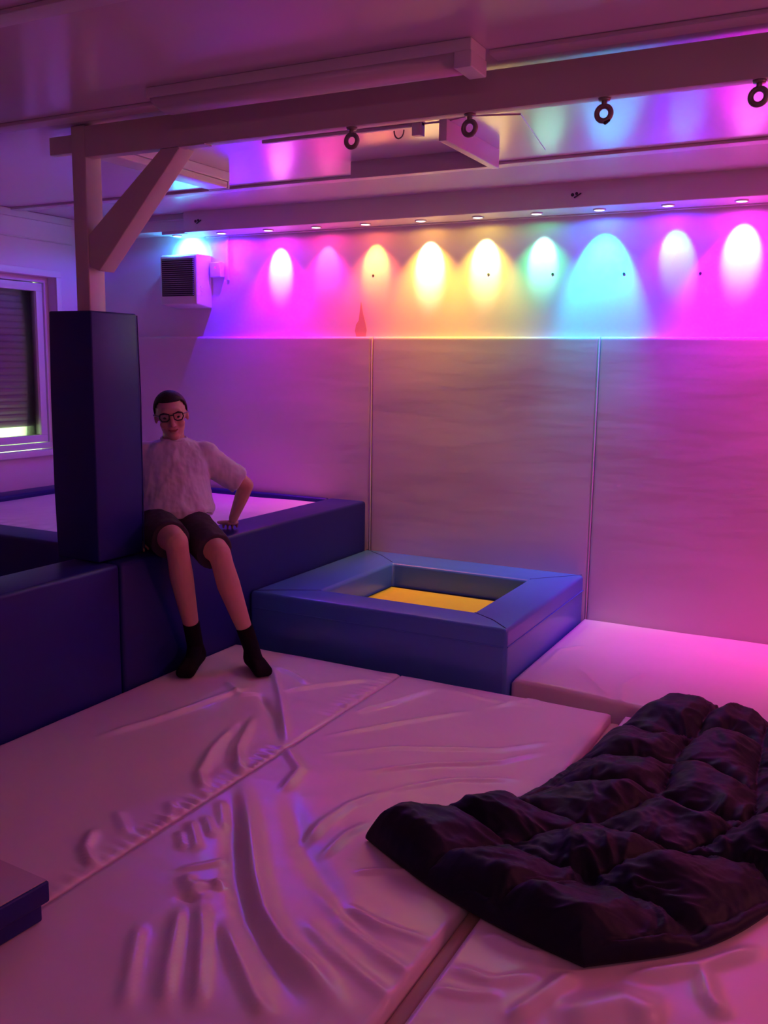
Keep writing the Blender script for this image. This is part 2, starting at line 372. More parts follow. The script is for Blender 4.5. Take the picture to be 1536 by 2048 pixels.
bm = NB(); box(bm, -2.49, -2.36, 3.015, 3.06, 2.272, 2.2765); link('brace_plate', bm, M['timber'], parent=fr_, origin=O)
proto = None
for x in (-1.725, -1.272, -.819, -.366, .087):
    if proto is None:
        bm = NB(); torus(bm, (0, 0, -.045), .0220, .0085, 'Y'); tube(bm, (0, 0, 0), .008, (0, 0, -.024), .008, 12); tube(bm, (0, 0, 0), .020, (0, 0, -.008), .017, 16, caps=False); box(bm, -.007, .007, -.006, .006, -.024, -.004)
        proto = link('eye_bolt', bm, M['steel'], smooth=True); e = proto
    else:
        e = proto.copy(); COL.objects.link(e)
    e.parent = fr_; e.location = Vector((x, 3.043, BZ0)) - Vector(O); e.rotation_euler[2] = .12*math.sin(x*7)
bm = NB(); chain(bm, [((-.820, 3.048, 2.208), .004), ((-.812, 3.040, 2.203), .006), ((-.802, 3.042, 2.210), .005), ((-.800, 3.040, 2.222), .003)], 8)
tag(link('cord_scrap', bm, M['dark']), 'dark scrap of cord tied in the second ring from the right', 'cord')

# post cover
pc = empty('post_cover', (-3.02, 3.07, .57), 'tall navy padded sleeve around the timber post, standing on the foam wall', 'post pad')
O = tuple(pc.location)
bm = NB(); zt, zb = 1.648, .578
cx0, cx1, cy0, cy1 = -3.145, -2.900, 2.935, 3.215
rings = []
for z, e in ((zb, 0), (.9, .004), (1.3, .003), (zt, -.002)):
    rings.append([(cx0-e, cy0-e, z), (cx1+e, cy0-e, z), (cx1+e, cy1+e, z), (cx0-e, cy1+e, z)])
R1 = [[bm.verts.new(p) for p in r] for r in rings]
ri = [[bm.verts.new((x, y, z)) for x, y in ((px0-.004, 3.016), (px1+.004, 3.016), (px1+.004, 3.119), (px0-.004, 3.119))] for z in (zb, zt)]
for a, b in zip(R1, R1[1:]):
    for i in range(4): bm.faces.new((a[i], a[(i+1) % 4], b[(i+1) % 4], b[i]))
for i in range(4):
    bm.faces.new((R1[-1][i], R1[-1][(i+1) % 4], ri[1][(i+1) % 4], ri[1][i])); bm.faces.new((ri[1][i], ri[1][(i+1) % 4], ri[0][(i+1) % 4], ri[0][i])); bm.faces.new((ri[0][i], ri[0][(i+1) % 4], R1[0][(i+1) % 4], R1[0][i]))
link('padding', bm, M['navy'], parent=pc, origin=O, bevel=.008)
bm = NB(); chain(bm, [((cx1+.002, cy1+.002, zb+.02), .003), ((cx1+.003, cy1+.004, 1.3), .003), ((cx1-.002, cy1-.001, zt-.01), .003)], 8)
link('seam', bm, M['navy'], parent=pc, origin=O, smooth=True)

# ------------------------------------------------------------------ ceiling fittings
f1 = empty('fluorescent_light', (-1.77, 2.79, ZC), 'long unlit fluorescent batten light on the ceiling in front of the timber beam', 'light fitting')
O = tuple(f1.location)
bm = NB(); box(bm, -2.40, -1.145, 2.735, 2.855, 2.375, ZC); link('body', bm, M['white'], parent=f1, origin=O, bevel=.004)
bm = NB(); prof = [(2.738 + .057*(1-math.cos(a)), 2.376-.046*math.sin(a)**.6 if math.sin(a) > 0 else 2.376) for a in [k*math.pi/14 for k in range(15)]]
loft(bm, [[(x, y, 2.376+(z-2.376)*s) for y, z in prof] for x, s in ((-2.385, .45), (-2.372, .8), (-2.35, 1), (-1.20, 1))])
link('diffuser', bm, mat('fitting_diffuser', (.62, .56, .60), .25, .5), parent=f1, origin=O, smooth=True)
bm = NB(); box(bm, -1.20, -1.142, 2.732, 2.858, 2.328, 2.376); link('end_cap', bm, M['white'], parent=f1, origin=O, bevel=.004)
bm = NB(); tube(bm, (-2.41, 2.79, 2.40), .004, (-2.41, 2.79, 2.385), .004, 8); link('end_screw', bm, M['pvc'], parent=f1, origin=O)
f2 = empty('fluorescent_light', (-3.105, 3.64, ZC), 'white fluorescent batten light behind the diagonal brace, running towards the back wall', 'light fitting')
O = tuple(f2.location)
bm = NB(); box(bm, -3.175, -3.040, 3.135, 4.09, 2.365, ZC); link('body', bm, M['white'], parent=f2, origin=O, bevel=.004)
bm = NB(); box(bm, -3.170, -3.045, 3.135, 4.075, 2.332, 2.364); link('diffuser', bm, mat('pale_diffuser', (.85, .80, .72), .3), parent=f2, origin=O, bevel=.006)
bm = NB(); box(bm, -3.172, -3.043, 4.076, 4.092, 2.330, 2.3645); link('end_cap', bm, M['white'], parent=f2, origin=O, bevel=.003)
# hatch frame
h = empty('ceiling_hatch', (-1.96, 3.85, ZC), 'square ceiling hatch edged with deep white boards between beam and soffit', 'hatch')
O = tuple(h.location)
bm = NB(); box(bm, -2.33, -1.622, 4.10, 4.125, 2.330, 2.410); link('far_board', bm, M['trim'], parent=h, origin=O, bevel=.003)
bm = NB(); box(bm, -1.62, -1.585, 3.56, 4.15, 2.328, 2.4115); link('right_board', bm, M['trim'], parent=h, origin=O, bevel=.003)
bm = NB(); box(bm, -2.48, -1.70, 3.57, 3.592, 2.398, 2.4115); box(bm, -1.74, -1.70, 3.56, 3.60, 2.36, 2.4115); link('near_batten', bm, M['trim'], parent=h, origin=O, bevel=.002)
bm = NB(); box(bm, -2.31, -1.62, 3.60, 4.10, 2.408, 2.4119); link('panel', bm, M['ceiling'], parent=h, origin=O)
bm = NB(); loft(bm, [[(-1.61, 4.10, 2.4115), (-1.45, 4.25, 2.4115), (-1.40, 4.24, 2.4115), (-1.30, 3.62, 2.4115), (-1.5, 3.56, 2.4115), (-1.61, 3.6, 2.4115)], [(x, y, 2.408) for x, y in ((-1.61, 4.10), (-1.45, 4.25), (-1.40, 4.24), (-1.30, 3.62), (-1.5, 3.56), (-1.61, 3.6))]]); link('side_panel', bm, M['ceiling'], parent=h, origin=O)
bm = NB(); chain(bm, [((-1.80+.022*math.cos(a), 3.565, 2.385+.03*math.sin(a)), .003) for a in [math.pi*(1+k/8) for k in range(9)]], 8); link('hook', bm, M['steel'], parent=h, origin=O, smooth=True)

# ------------------------------------------------------------------ pool walls, waterbed
def block(name, x0, x1, y0, y1, z0, z1, m, label, cat, group, bev=.018):
    bm = NB(); box(bm, x0, x1, y0, y1, z0, z1)
    c = ((x0+x1)/2, (y0+y1)/2, z0)
    o = link(name, bm, m, bevel=bev, origin=c); return tag(o, label, cat, group)
G = 'navy foam walls of the pool'
block('foam_wall', -3.095, -2.83, 2.995, 5.222, ZF+.001, .571, M['navy'], 'long navy vinyl foam wall the person sits on, reaching the back wall pads', 'foam wall', G)
block('foam_wall', -3.095, -2.832, .95, 2.988, ZF+.001, .571, M['navy'], 'long navy vinyl foam wall nearest the camera, left of the draped mat', 'foam wall', G)
block('foam_wall', -4.87, -3.10, 3.20, 3.42, ZF+.001, .571, M['navy'], 'navy foam cross wall at the near side of the pool, left of the post', 'foam wall', G)
block('foam_wall', -5.055, -4.875, 3.20, 5.17, ZF+.001, .571, M['navy'], 'navy foam wall under the window along the left side of the pool', 'foam wall', G)
block('foam_wall', -5.055, -3.10, 5.175, 5.222, ZF+.001, .571, M['navy'], 'thin navy foam wall between the pool and the wide wall pad', 'foam wall', G)
# waterbed surface with ripples
bm = NB(); nx, ny = 120, 110; x0, x1, y0, y1 = -4.868, -3.102, 3.425, 5.17
Gd = []
for j in range(ny+1):
    row = []
    for i in range(nx+1):
        x = x0+(x1-x0)*i/nx; y = y0+(y1-y0)*j/ny
        e = min(x-x0, x1-x, y-y0, y1-y)
        z = .545 + .004*noise.noise(Vector((x*3, y*3, 0))) + .010*math.exp(-((y-y0-.12)/.10)**2)*noise.noise(Vector((x*13, y*13, 4)))
        z -= .04*max(0, 1-e/.03)**2
        row.append(bm.verts.new((x, y, z)))
    Gd.append(row)
for a, b in zip(Gd, Gd[1:]):
    for i in range(nx): bm.faces.new((a[i], a[i+1], b[i+1], b[i]))
border = Gd[0] + [r[-1] for r in Gd[1:]] + Gd[-1][-2::-1] + [r[0] for r in Gd[-2:0:-1]]
bk = [bm.verts.new((v.co.x, v.co.y, ZF+.002)) for v in border]
for i in range(len(bk)): bm.faces.new((border[i], border[(i+1) % len(bk)], bk[(i+1) % len(bk)], bk[i]))
bm.faces.new(bk)
tag(link('waterbed', bm, M['pool_v'], smooth=True, origin=(-3.98, 4.3, ZF)), 'glossy white waterbed filling the navy foam pool, lit purple and pink', 'waterbed')

# ------------------------------------------------------------------ trampoline box
tb = empty('trampoline_box', (-2.105, 4.58, ZF), 'low square blue vinyl box with a sunken yellow trampoline, against the wall pads', 'trampoline')
O = tuple(tb.location)
ox0, ox1, oy0, oy1 = -2.826, -1.388, 3.935, 5.222; ix0, ix1, iy0, iy1 = -2.49, -1.635, 4.135, 4.945; zt = .256; zb = .02
bm = NB()
oT = [bm.verts.new(p) for p in ((ox0, oy0, zt-.004), (ox1, oy0, zt-.004), (ox1, oy1, zt), (ox0, oy1, zt))]
iT = [bm.verts.new(p) for p in ((ix0, iy0, zt), (ix1, iy0, zt), (ix1, iy1, zt), (ix0, iy1, zt))]
oB = [bm.verts.new((x, y, ZF+.001)) for x, y in ((ox0, oy0), (ox1, oy0), (ox1, oy1), (ox0, oy1))]
iB = [bm.verts.new((x, y, ZF+.001)) for x, y in ((ix0-.03, iy0-.03), (ix1+.03, iy0-.03), (ix1+.03, iy1+.02), (ix0-.03, iy1+.02))]
for i in range(4):
    k = (i+1) % 4
    bm.faces.new((oT[i], oT[k], iT[k], iT[i])); bm.faces.new((oB[i], oB[k], oT[k], oT[i])); bm.faces.new((iT[i], iT[k], iB[k], iB[i])); bm.faces.new((iB[i], iB[k], oB[k], oB[i]))
link('surround', bm, M['blue'], parent=tb, origin=O, bevel=.022, seg=4)
bm = NB()
for a, b in (((ox1+.002, oy0+.01, .165), (ox1+.002, oy1-.01, .165)), ((ox0+.02, oy0-.001, .165), (ox1-.015, oy0-.001, .165))): chain(bm, [(a, .0035), (b, .0035)], 8)
link('side_seam', bm, M['blue'], parent=tb, origin=O, smooth=True)
for a, b in (((ox1-.01, oy0+.01, zt-.002), (ix1+.01, iy0-.01, zt)), ((ox0+.01, oy0+.01, zt-.002), (ix0-.01, iy0-.01, zt)), ((ox0+.01, oy1-.01, zt), (ix0-.01, iy1+.01, zt)), ((ox1-.01, oy1-.01, zt), (ix1+.01, iy1+.01, zt))):
    bm = NB(); p = Vector(a); q = Vector(b); mid = (p+q)/2 + Vector((.012, .012, .0005)); chain(bm, [(p, .0016), (mid, .0016), (q, .0016)], 6)
    link('corner_seam', bm, M['navy'], parent=tb, origin=O, smooth=True)
bm = NB(); box(bm, ix0-.022, ix1+.022, iy0-.022, iy1+.012, .085, .108); link('bed_edge', bm, M['black'], parent=tb, origin=O)
bm = NB(); Gd = []
bx0, bx1, by0, by1 = ix0+.01, ix1-.01, iy0+.005, iy1-.035
for j in range(41):
    row = []
    for i in range(41):
        x = bx0+(bx1-bx0)*i/40; y = by0+(by1-by0)*j/40
        row.append(bm.verts.new((x, y, .1125+.004*noise.noise(Vector((x*2.5-y*6, y*3, 2))))))
    Gd.append(row)
for a, b in zip(Gd, Gd[1:]):
    for i in range(40): bm.faces.new((a[i], a[i+1], b[i+1], b[i]))
o = link('bed', bm, M['bed'], parent=tb, origin=O, smooth=True); s = o.modifiers.new('solid', 'SOLIDIFY'); s.thickness = .004

# ------------------------------------------------------------------ mats
RIDGES = [
    ([(-1.883, 2.555), (-1.633, 2.257), (-1.448, 2.026), (-1.321, 1.885), (-1.200, 1.792), (-1.069, 1.731), (-0.902, 1.631)], 0.022, 0.028),
    ([(-1.863, 2.497), (-1.616, 2.158), (-1.493, 2.001), (-1.333, 1.840), (-1.174, 1.716), (-0.995, 1.580)], -0.012, 0.03),
    ([(-1.518, 1.871), (-1.392, 1.722), (-1.304, 1.602), (-1.212, 1.477)], 0.014, 0.018),
    ([(-1.540, 1.818), (-1.453, 1.688), (-1.372, 1.565), (-1.280, 1.440)], 0.013, 0.016),
    ([(-1.413, 1.822), (-1.251, 1.685), (-1.138, 1.592), (-1.063, 1.543)], 0.014, 0.018),
    ([(-1.582, 1.703), (-1.478, 1.561), (-1.357, 1.397)], 0.01, 0.016),
    ([(-2.159, 3.043), (-2.008, 2.709), (-1.856, 2.524)], 0.016, 0.016),
    ([(-2.159, 2.967), (-2.098, 2.767), (-1.950, 2.541)], -0.008, 0.018),
    ([(-2.168, 2.944), (-2.089, 2.663), (-1.997, 2.468), (-1.874, 2.351)], 0.014, 0.016),
    ([(-2.367, 3.331), (-2.416, 3.084), (-2.476, 2.756), (-2.556, 2.508)], 0.012, 0.02),
    ([(-2.307, 3.268), (-2.097, 3.066), (-1.894, 2.827)], -0.014, 0.016),
    ([(-2.458, 3.606), (-2.197, 3.280), (-1.875, 2.849)], 0.014, 0.014),
    ([(-2.225, 3.301), (-2.092, 3.489), (-1.933, 3.674)], 0.01, 0.014),
    ([(-2.469, 3.600), (-2.285, 3.537), (-2.151, 3.455)], 0.01, 0.012),
    ([(-2.525, 3.318), (-2.350, 3.193), (-2.292, 3.262)], 0.01, 0.012),
    ([(-2.042, 2.011), (-1.969, 1.895), (-1.860, 1.822)], 0.014, 0.014),
    ([(-2.070, 2.128), (-1.914, 2.021)], 0.009, 0.016),
    ([(-1.961, 2.269), (-1.863, 2.166)], 0.008, 0.014),
    ([(-1.814, 2.193), (-1.666, 2.047)], 0.01, 0.012),
    ([(-1.794, 2.243), (-1.680, 2.140)], 0.009, 0.01),
    ([(-1.800, 2.127), (-1.711, 2.038)], 0.009, 0.01),
    ([(-1.816, 2.350), (-1.678, 2.195)], 0.009, 0.012),
    ([(-1.634, 1.938), (-1.524, 1.868), (-1.566, 1.931)], 0.014, 0.02),
    ([(-1.535, 1.948), (-1.487, 1.931)], 0.013, 0.014),
    ([(-1.572, 1.841), (-1.521, 1.842), (-1.531, 1.921)], -0.01, 0.012),
    ([(-1.658, 1.934), (-1.587, 2.026), (-1.572, 2.066)], 0.008, 0.01),
    ([(-1.799, 2.964), (-1.595, 3.257), (-1.361, 3.550)], 0.007, 0.012),
    ([(-1.741, 2.797), (-1.483, 3.032), (-1.140, 3.198), (-0.933, 3.425)], 0.006, 0.012),
    ([(-1.535, 2.736), (-1.317, 2.945), (-1.100, 3.092), (-0.956, 3.302)], 0.009, 0.012),
    ([(-1.374, 2.660), (-1.203, 2.866), (-0.956, 3.005)], 0.007, 0.012),
    ([(-1.408, 2.206), (-1.435, 2.366), (-1.419, 2.531), (-1.353, 2.694)], 0.009, 0.016),
    ([(-1.325, 2.186), (-1.334, 2.350), (-1.298, 2.480)], 0.007, 0.014),
    ([(-1.921, 2.867), (-1.708, 2.677), (-1.661, 2.478)], 0.01, 0.018),
    ([(-1.710, 2.582), (-1.395, 2.213), (-1.123, 1.981), (-0.880, 1.877)], -0.006, 0.03),
    ([(-1.294, 2.081), (-1.078, 1.930), (-0.864, 1.843), (-0.802, 1.795)], 0.008, 0.016),
    ([(-1.227, 1.924), (-1.081, 1.834), (-0.902, 1.760), (-0.830, 1.722)], 0.008, 0.016),
    ([(-1.214, 2.170), (-1.130, 2.226), (-1.012, 2.281)], 0.006, 0.01),
    ([(-1.170, 2.035), (-1.021, 1.987), (-0.848, 1.984)], 0.007, 0.014),
    ([(-1.819, 3.237), (-1.715, 3.449), (-1.616, 3.731)], 0.014, 0.012),
    ([(-1.361, 3.550), (-1.214, 3.771), (-1.037, 3.857)], 0.007, 0.014),
    ([(-1.621, 3.714), (-1.367, 3.683), (-1.101, 3.698)], 0.005, 0.014),
    ([(-0.783, 2.092), (-0.660, 2.053), (-0.574, 2.066)], 0.01, 0.02),
    ([(-0.794, 1.924), (-0.685, 1.909), (-0.578, 1.999)], 0.009, 0.016),
    ([(-0.802, 1.825), (-0.709, 1.845), (-0.638, 1.884)], 0.007, 0.016),
    ([(-0.508, 2.054), (-0.560, 1.907), (-0.604, 1.793)], 0.016, 0.02),
    ([(-0.254, 2.219), (-0.212, 2.097), (-0.172, 2.043)], 0.014, 0.02),
    ([(-0.424, 2.062), (-0.252, 2.209), (-0.119, 2.372)], 0.014, 0.02),
    ([(-0.516, 1.841), (-0.383, 1.984), (-0.289, 1.964)], 0.02, 0.05),
    ([(-1.328, 3.966), (-1.077, 3.995), (-0.887, 3.958)], 0.004, 0.02),
    ([(-1.178, 4.345), (-0.978, 4.052), (-0.923, 3.972)], 0.008, 0.012),
    ([(-0.838, 3.847), (-0.904, 4.171), (-0.838, 4.454)], 0.006, 0.012),
    ([(-1.304, 4.185), (-1.314, 4.546), (-1.202, 4.711)], 0.006, 0.015),
]

def ridge_h(X, Y):
    H = np.zeros_like(X)
    for pts, h, w in RIDGES:
        best = np.full(X.shape, 1e9); tpos = np.zeros_like(X); n = len(pts)-1
        for k in range(n):
            ax, ay = pts[k]; bx, by = pts[k+1]; dx, dy = bx-ax, by-ay; L = dx*dx+dy*dy+1e-9
            t = np.clip(((X-ax)*dx+(Y-ay)*dy)/L, 0, 1)
            d = np.hypot(X-ax-t*dx, Y-ay-t*dy); m_ = d < best
            best = np.where(m_, d, best); tpos = np.where(m_, (k+t)/n, tpos)
        taper = np.clip(np.minimum(tpos, 1-tpos)*4.5, 0, 1); taper = taper*taper*(3-2*taper)
        H += 1.25*h*taper*np.exp(-(best/w)**2)
    return H
def vnoise(X, Y, f, seed):
    out = np.zeros(X.shape); flat = out.ravel(); xs = X.ravel(); ys = Y.ravel()
    for i in range(flat.size): flat[i] = noise.noise(Vector((xs[i]*f, ys[i]*f, seed)))
    return flat.reshape(X.shape)
def soft_mat(name, quad, label, m=None, step=.012, seam=None, rnd=.035, thick=.199, amp=.004, seamside=None):
    """quad: four corners (near-left, near-right, far-right, far-left)"""
    (ax, ay), (bx, by), (cx, cy_), (dx, dy) = quad
    w = math.hypot(bx-ax, by-ay); l = math.hypot(dx-ax, dy-ay); nx = max(8, int(w/step)); ny = max(8, int(l/step))
    def even(n, w):  # denser at the borders
        t = np.linspace(0, 1, n+1); return t
    U, V = np.meshgrid(even(nx, w), even(ny, l))
    X = (1-V)*((1-U)*ax+U*bx)+V*((1-U)*dx+U*cx); Y = (1-V)*((1-U)*ay+U*by)+V*((1-U)*dy+U*cy_)
    E = np.minimum(np.minimum(U, 1-U)*w, np.minimum(V, 1-V)*l)
    Z = ridge_h(X, Y) + amp*vnoise(X, Y, 2.2, 3) + amp*.5*vnoise(X, Y*2.2, 6, 9)
    if seamside is not None:   # gathers next to the zip
        D = (seamside-X) if seamside > X.mean() else (X-seamside)
        Z += .011*np.exp(-(D/.055)**2)*np.sin(Y*150+6*vnoise(X*0, Y, 9, 2))*np.clip(.5+vnoise(X*0, Y, 2.5, 7)*2, 0, 1)
    Z *= np.clip(E/.02, 0, 1)
    r = rnd; Z -= r-np.sqrt(np.maximum(0, r*r-np.maximum(0, r-E)**2))*1.0
    bm = NB(); Gd = [[bm.verts.new((X[j, i], Y[j, i], Z[j, i])) for i in range(nx+1)] for j in range(ny+1)]
    for a, b in zip(Gd, Gd[1:]):
        for i in range(nx): bm.faces.new((a[i], a[i+1], b[i+1], b[i]))
    border = Gd[0] + [q[-1] for q in Gd[1:]] + Gd[-1][-2::-1] + [q[0] for q in Gd[-2:0:-1]]
    prev = border
    for zz in (-.09, -thick):
        cur = [bm.verts.new((v.co.x, v.co.y, zz)) for v in border]
        for i in range(len(cur)): bm.faces.new((prev[i], prev[(i+1) % len(cur)], cur[(i+1) % len(cur)], cur[i]))
        prev = cur
    bm.faces.new(prev)
    o = link(name, bm, m or M['mat_v'], smooth=True, origin=((ax+cx)/2, (ay+cy_)/2, -thick)); return tag(o, label, 'floor mat', 'pale mats covering the floor')
NY = .35
soft_mat('floor_mat', [(-2.822, NY), (-1.8605, NY), (-1.8605, 3.79), (-2.822, 3.80)], 'pale floor mat under the socked feet, along the navy foam wall', seamside=-1.8605, rnd=.007)
soft_mat('floor_mat', [(-1.858, NY), (-.862, NY), (-.862, 3.79), (-1.858, 3.79)], 'heavily creased pale floor mat between the gathered seam and the tan strip', seamside=None, rnd=.010)
soft_mat('floor_mat', [(-.812, NY), (.60, NY), (.60, 3.80), (-.812, 3.80)], 'pale floor mat under the near part of the black quilt', rnd=.02)
soft_mat('floor_mat', [(-1.378, 3.995), (.60, 3.80), (.60, 5.215), (-1.378, 5.215)], 'pale floor mat along the wall pads, lit magenta, right of the trampoline', rnd=.02)
bm = NB(); box(bm, -.858, -.816, NY, 3.76, -.16, -.028)
tag(link('joining_strip', bm, M['lining'], bevel=.012, origin=(-.837, 2.0, -.16)), 'narrow tan strip filling the long gap beside the black quilt', 'strip')

# ------------------------------------------------------------------ near-left foam slabs
def slab(zl, zh, x1, y1, ang, label):
    c, s = math.cos(ang), math.sin(ang)
    def P(u, v): return (x1+u*c-v*s, y1+u*s+v*c)
    bm = NB(); prism(bm, [P(-.7, -.8), P(0, -.8), P(0, 0), P(-.7, 0)], zl, zh)
    o = link('foam_slab', bm, M['navy'], bevel=.006, origin=(x1, y1, zl)); tag(o, label, 'foam slab', 'stacked slabs at the lower left')
    return P
slab(.004, .062, -1.795, 1.575, -.06, 'navy foam slab at the lower left corner, underneath its pale topped twin')
P = slab(.064, .122, -1.770, 1.580, -.06, 'navy foam slab with a pale top, topmost at the lower left corner')
o = bpy.data.objects['foam_slab.001']
bm = NB(); prism(bm, [P(-.69, -.79), P(-.006, -.79), P(-.006, -.006), P(-.69, -.006)], .1225, .126)  # thin paler layer over the upper slab
q = link('pale_top', bm, mat('slab_top', (.55, .46, .44), .45), origin=(-1.770, 1.580, .064)); q.parent = o; q.location = (0, 0, 0)

# ------------------------------------------------------------------ black quilt
def lerp_poly(P, t):
    n = len(P)-1; f = min(max(t, 0), .99999)*n; k = int(f); a = f-k
    p0 = P[max(k-1, 0)]; p1 = P[k]; p2 = P[k+1]; p3 = P[min(k+2, n)]
    return tuple(.5*((2*b)+(-a0+c)*a+(2*a0-5*b+4*c-d)*a*a+(-a0+3*b-3*c+d)*a**3) for a0, b, c, d in zip(p0, p1, p2, p3))
Lp = [(-1.262, 2.350), (-1.13, 2.57), (-.965, 2.73), (-.885, 3.00), (-.83, 3.28), (-.78, 3.62), (-.665, 4.00)]
Rp = [(-.50, 2.06), (-.24, 2.30), (-.08, 2.62), (.05, 2.92), (.12, 3.20), (.10, 3.45), (-.02, 3.80)]
NU, NV = 3, 6
nu, nv = 150, 300
top = []; bot = []
bm = NB()
for j in range(nv+1):
    v = j/nv; L = lerp_poly(Lp, v); Rr = lerp_poly(Rp, v); rt_, rb_ = [], []
    for i in range(nu+1):
        u = i/nu
        uu = u + .03*math.sin(v*9)+.025*noise.noise(Vector((u*3, v*5, 1))) ; vv = v + .02*math.sin(u*7+1)+.02*noise.noise(Vector((u*4, v*5, 5)))
        x = L[0]*(1-u)+Rr[0]*u; y = L[1]*(1-u)+Rr[1]*u
        # bow the two end edges
        bow = .045*math.sin(math.pi*u)
        y += -bow*(1-v)**6 + .05*math.sin(math.pi*u)*v**6
        wu = uu + .05*noise.noise(Vector((u*2.2, v*3.5, 11))); wv = vv + .05*noise.noise(Vector((u*3, v*2.5, 15)))
        cu = abs(math.sin(math.pi*wu*NU)); cv = abs(math.sin(math.pi*wv*NV))
        puff = min(1, cu*1.25)**.5*min(1, cv*1.25)**.5
        n1 = noise.noise(Vector((x*3.2, y*3.2, 2.0))); n2 = noise.noise(Vector((x*7+n1*2, y*7, 6.0))); n3 = noise.noise(Vector((x*15+n2*2.5, y*15+n1*2, 8.0))); n4 = noise.noise(Vector((x*34+n3*2, y*34, 9.0)))
        hh = .022+.060*puff*(1+.5*n1) + .026*n1 + .016*(.5-abs(n2)*2) + .010*(.4-abs(n3)*2)*(1.4-puff) + .002*(.4-abs(n4)*2)
        hh += .055*max(0, 1-abs(v-.93)/.10)*max(0, 1-abs(u-.25)/.3)
        hh += .035*max(0, 1-abs(v-.06)/.10)*(.5+.5*u)
        e = min(u*.85, (1-u)*.85, v*1.9, (1-v)*1.9); k = min(1, e/.12)
        hh = hh*math.sqrt(max(0, 1-(1-k)**2)) + .0
        z = .012+max(.004, hh)
        rt_.append(bm.verts.new((x, y, z))); 
        rb_.append(bm.verts.new((x, y, .008)))
    top.append(rt_); bot.append(rb_)
for a, b in zip(top, top[1:]):
    for i in range(nu): bm.faces.new((a[i], a[i+1], b[i+1], b[i]))
for a, b in zip(bot, bot[1:]):
    for i in range(nu): bm.faces.new((a[i], b[i], b[i+1], a[i+1]))
bt = top[0] + [q[-1] for q in top[1:]] + top[-1][-2::-1] + [q[0] for q in top[-2:0:-1]]
bb = bot[0] + [q[-1] for q in bot[1:]] + bot[-1][-2::-1] + [q[0] for q in bot[-2:0:-1]]
for i in range(len(bt)): bm.faces.new((bt[i], bb[i], bb[(i+1) % len(bt)], bt[(i+1) % len(bt)]))
tag(link('quilt', bm, M['quilt'], smooth=True, origin=(-.5, 3.0, 0)), 'rumpled black quilted weighted blanket spread over the floor mats at the right', 'blanket')

# ------------------------------------------------------------------ the seated person
pe = empty('person', (-2.96, 3.46, .571), 'person in grey t-shirt, dark shorts and glasses sitting on the navy foam wall', 'person')
O = Vector(pe.location)
r_ = Vector((.76, .65, 0)).normalized(); f_ = Vector((.65, -.76, 0)).normalized(); z_ = Vector((0, 0, 1))
def F(o_, a, b, c): return Vector(o_) + r_*a + f_*b + z_*c      # person frame: to his left, forward, up
pel = Vector((-2.965, 3.475, .675)); neck = Vector((-2.985, 3.545, 1.045))
hd = Vector((-2.990, 3.535, 1.178))
shL, shR = F(neck, .155, .0, -.045), F(neck, -.155, .0, -.045)
elL = Vector((-2.745, 3.80, .835)); haL = Vector((-2.875, 3.850, .625))
elR = Vector((-3.205, 3.36, .82)); haR = Vector((-3.03, 3.285, .632))
hpL, hpR = F(pel, .085, 0, 0), F(pel, -.085, 0, 0)
knL = Vector((-2.56, 3.335, .585)); knR = Vector((-2.665, 3.165, .655))
anL = Vector((-2.505, 3.50, .105)); anR = Vector((-2.765, 3.405, .105))
hm = Matrix((r_, -f_, z_)).transposed()      # columns: left, back, up
tiltm = Matrix.Rotation(math.radians(-7), 3, 'Y') @ Matrix.Rotation(math.radians(6), 3, 'X')
HM = hm @ tiltm
def H(a, b, c): return hd + HM @ Vector((a, -b, c))      # left, forward, up in the head
bm = NB()
# torso
tube(bm, F(pel, 0, 0, -.01), .115, F(pel, 0, -.01, .14), .105, 20, flat=.8, ref=f_)
tube(bm, F(pel, 0, -.01, .12), .11, F(neck, 0, 0, -.13), .125, 20, flat=.75, ref=f_)
chain(bm, [(F(shR, .03, 0, -.01), .042), (F(neck, 0, 0, -.065), .055), (F(shL, -.03, 0, -.01), .042)])
tube(bm, F(neck, 0, 0, -.05), .056, hd+HM @ Vector((0, .012, -.06)), .050)
# head
ell(bm, H(0, -.008, .035), (.074, .094, .082), HM); ell(bm, H(0, .022, -.030), (.058, .066, .075), HM); ell(bm, H(0, .058, -.083), (.028, .026, .022), HM)
ell(bm, H(0, .075, .030), (.052, .020, .032), HM)
ell(bm, H(.036, .064, -.022), (.024, .022, .020), HM); ell(bm, H(-.036, .064, -.022), (.024, .022, .020), HM)
tube(bm, H(0, .088, .018), .0085, H(0, .108, -.022), .0125, 10); ell(bm, H(.011, .094, -.026), (.009, .010, .007), HM); ell(bm, H(-.011, .094, -.026), (.009, .010, .007), HM)
ell(bm, H(0, .084, -.052), (.022, .010, .013), HM)
for s in (1, -1):
    ell(bm, H(s*.0745, -.006, .000), (.008, .016, .027), HM @ Matrix.Rotation(s*.15, 3, 'Z'))
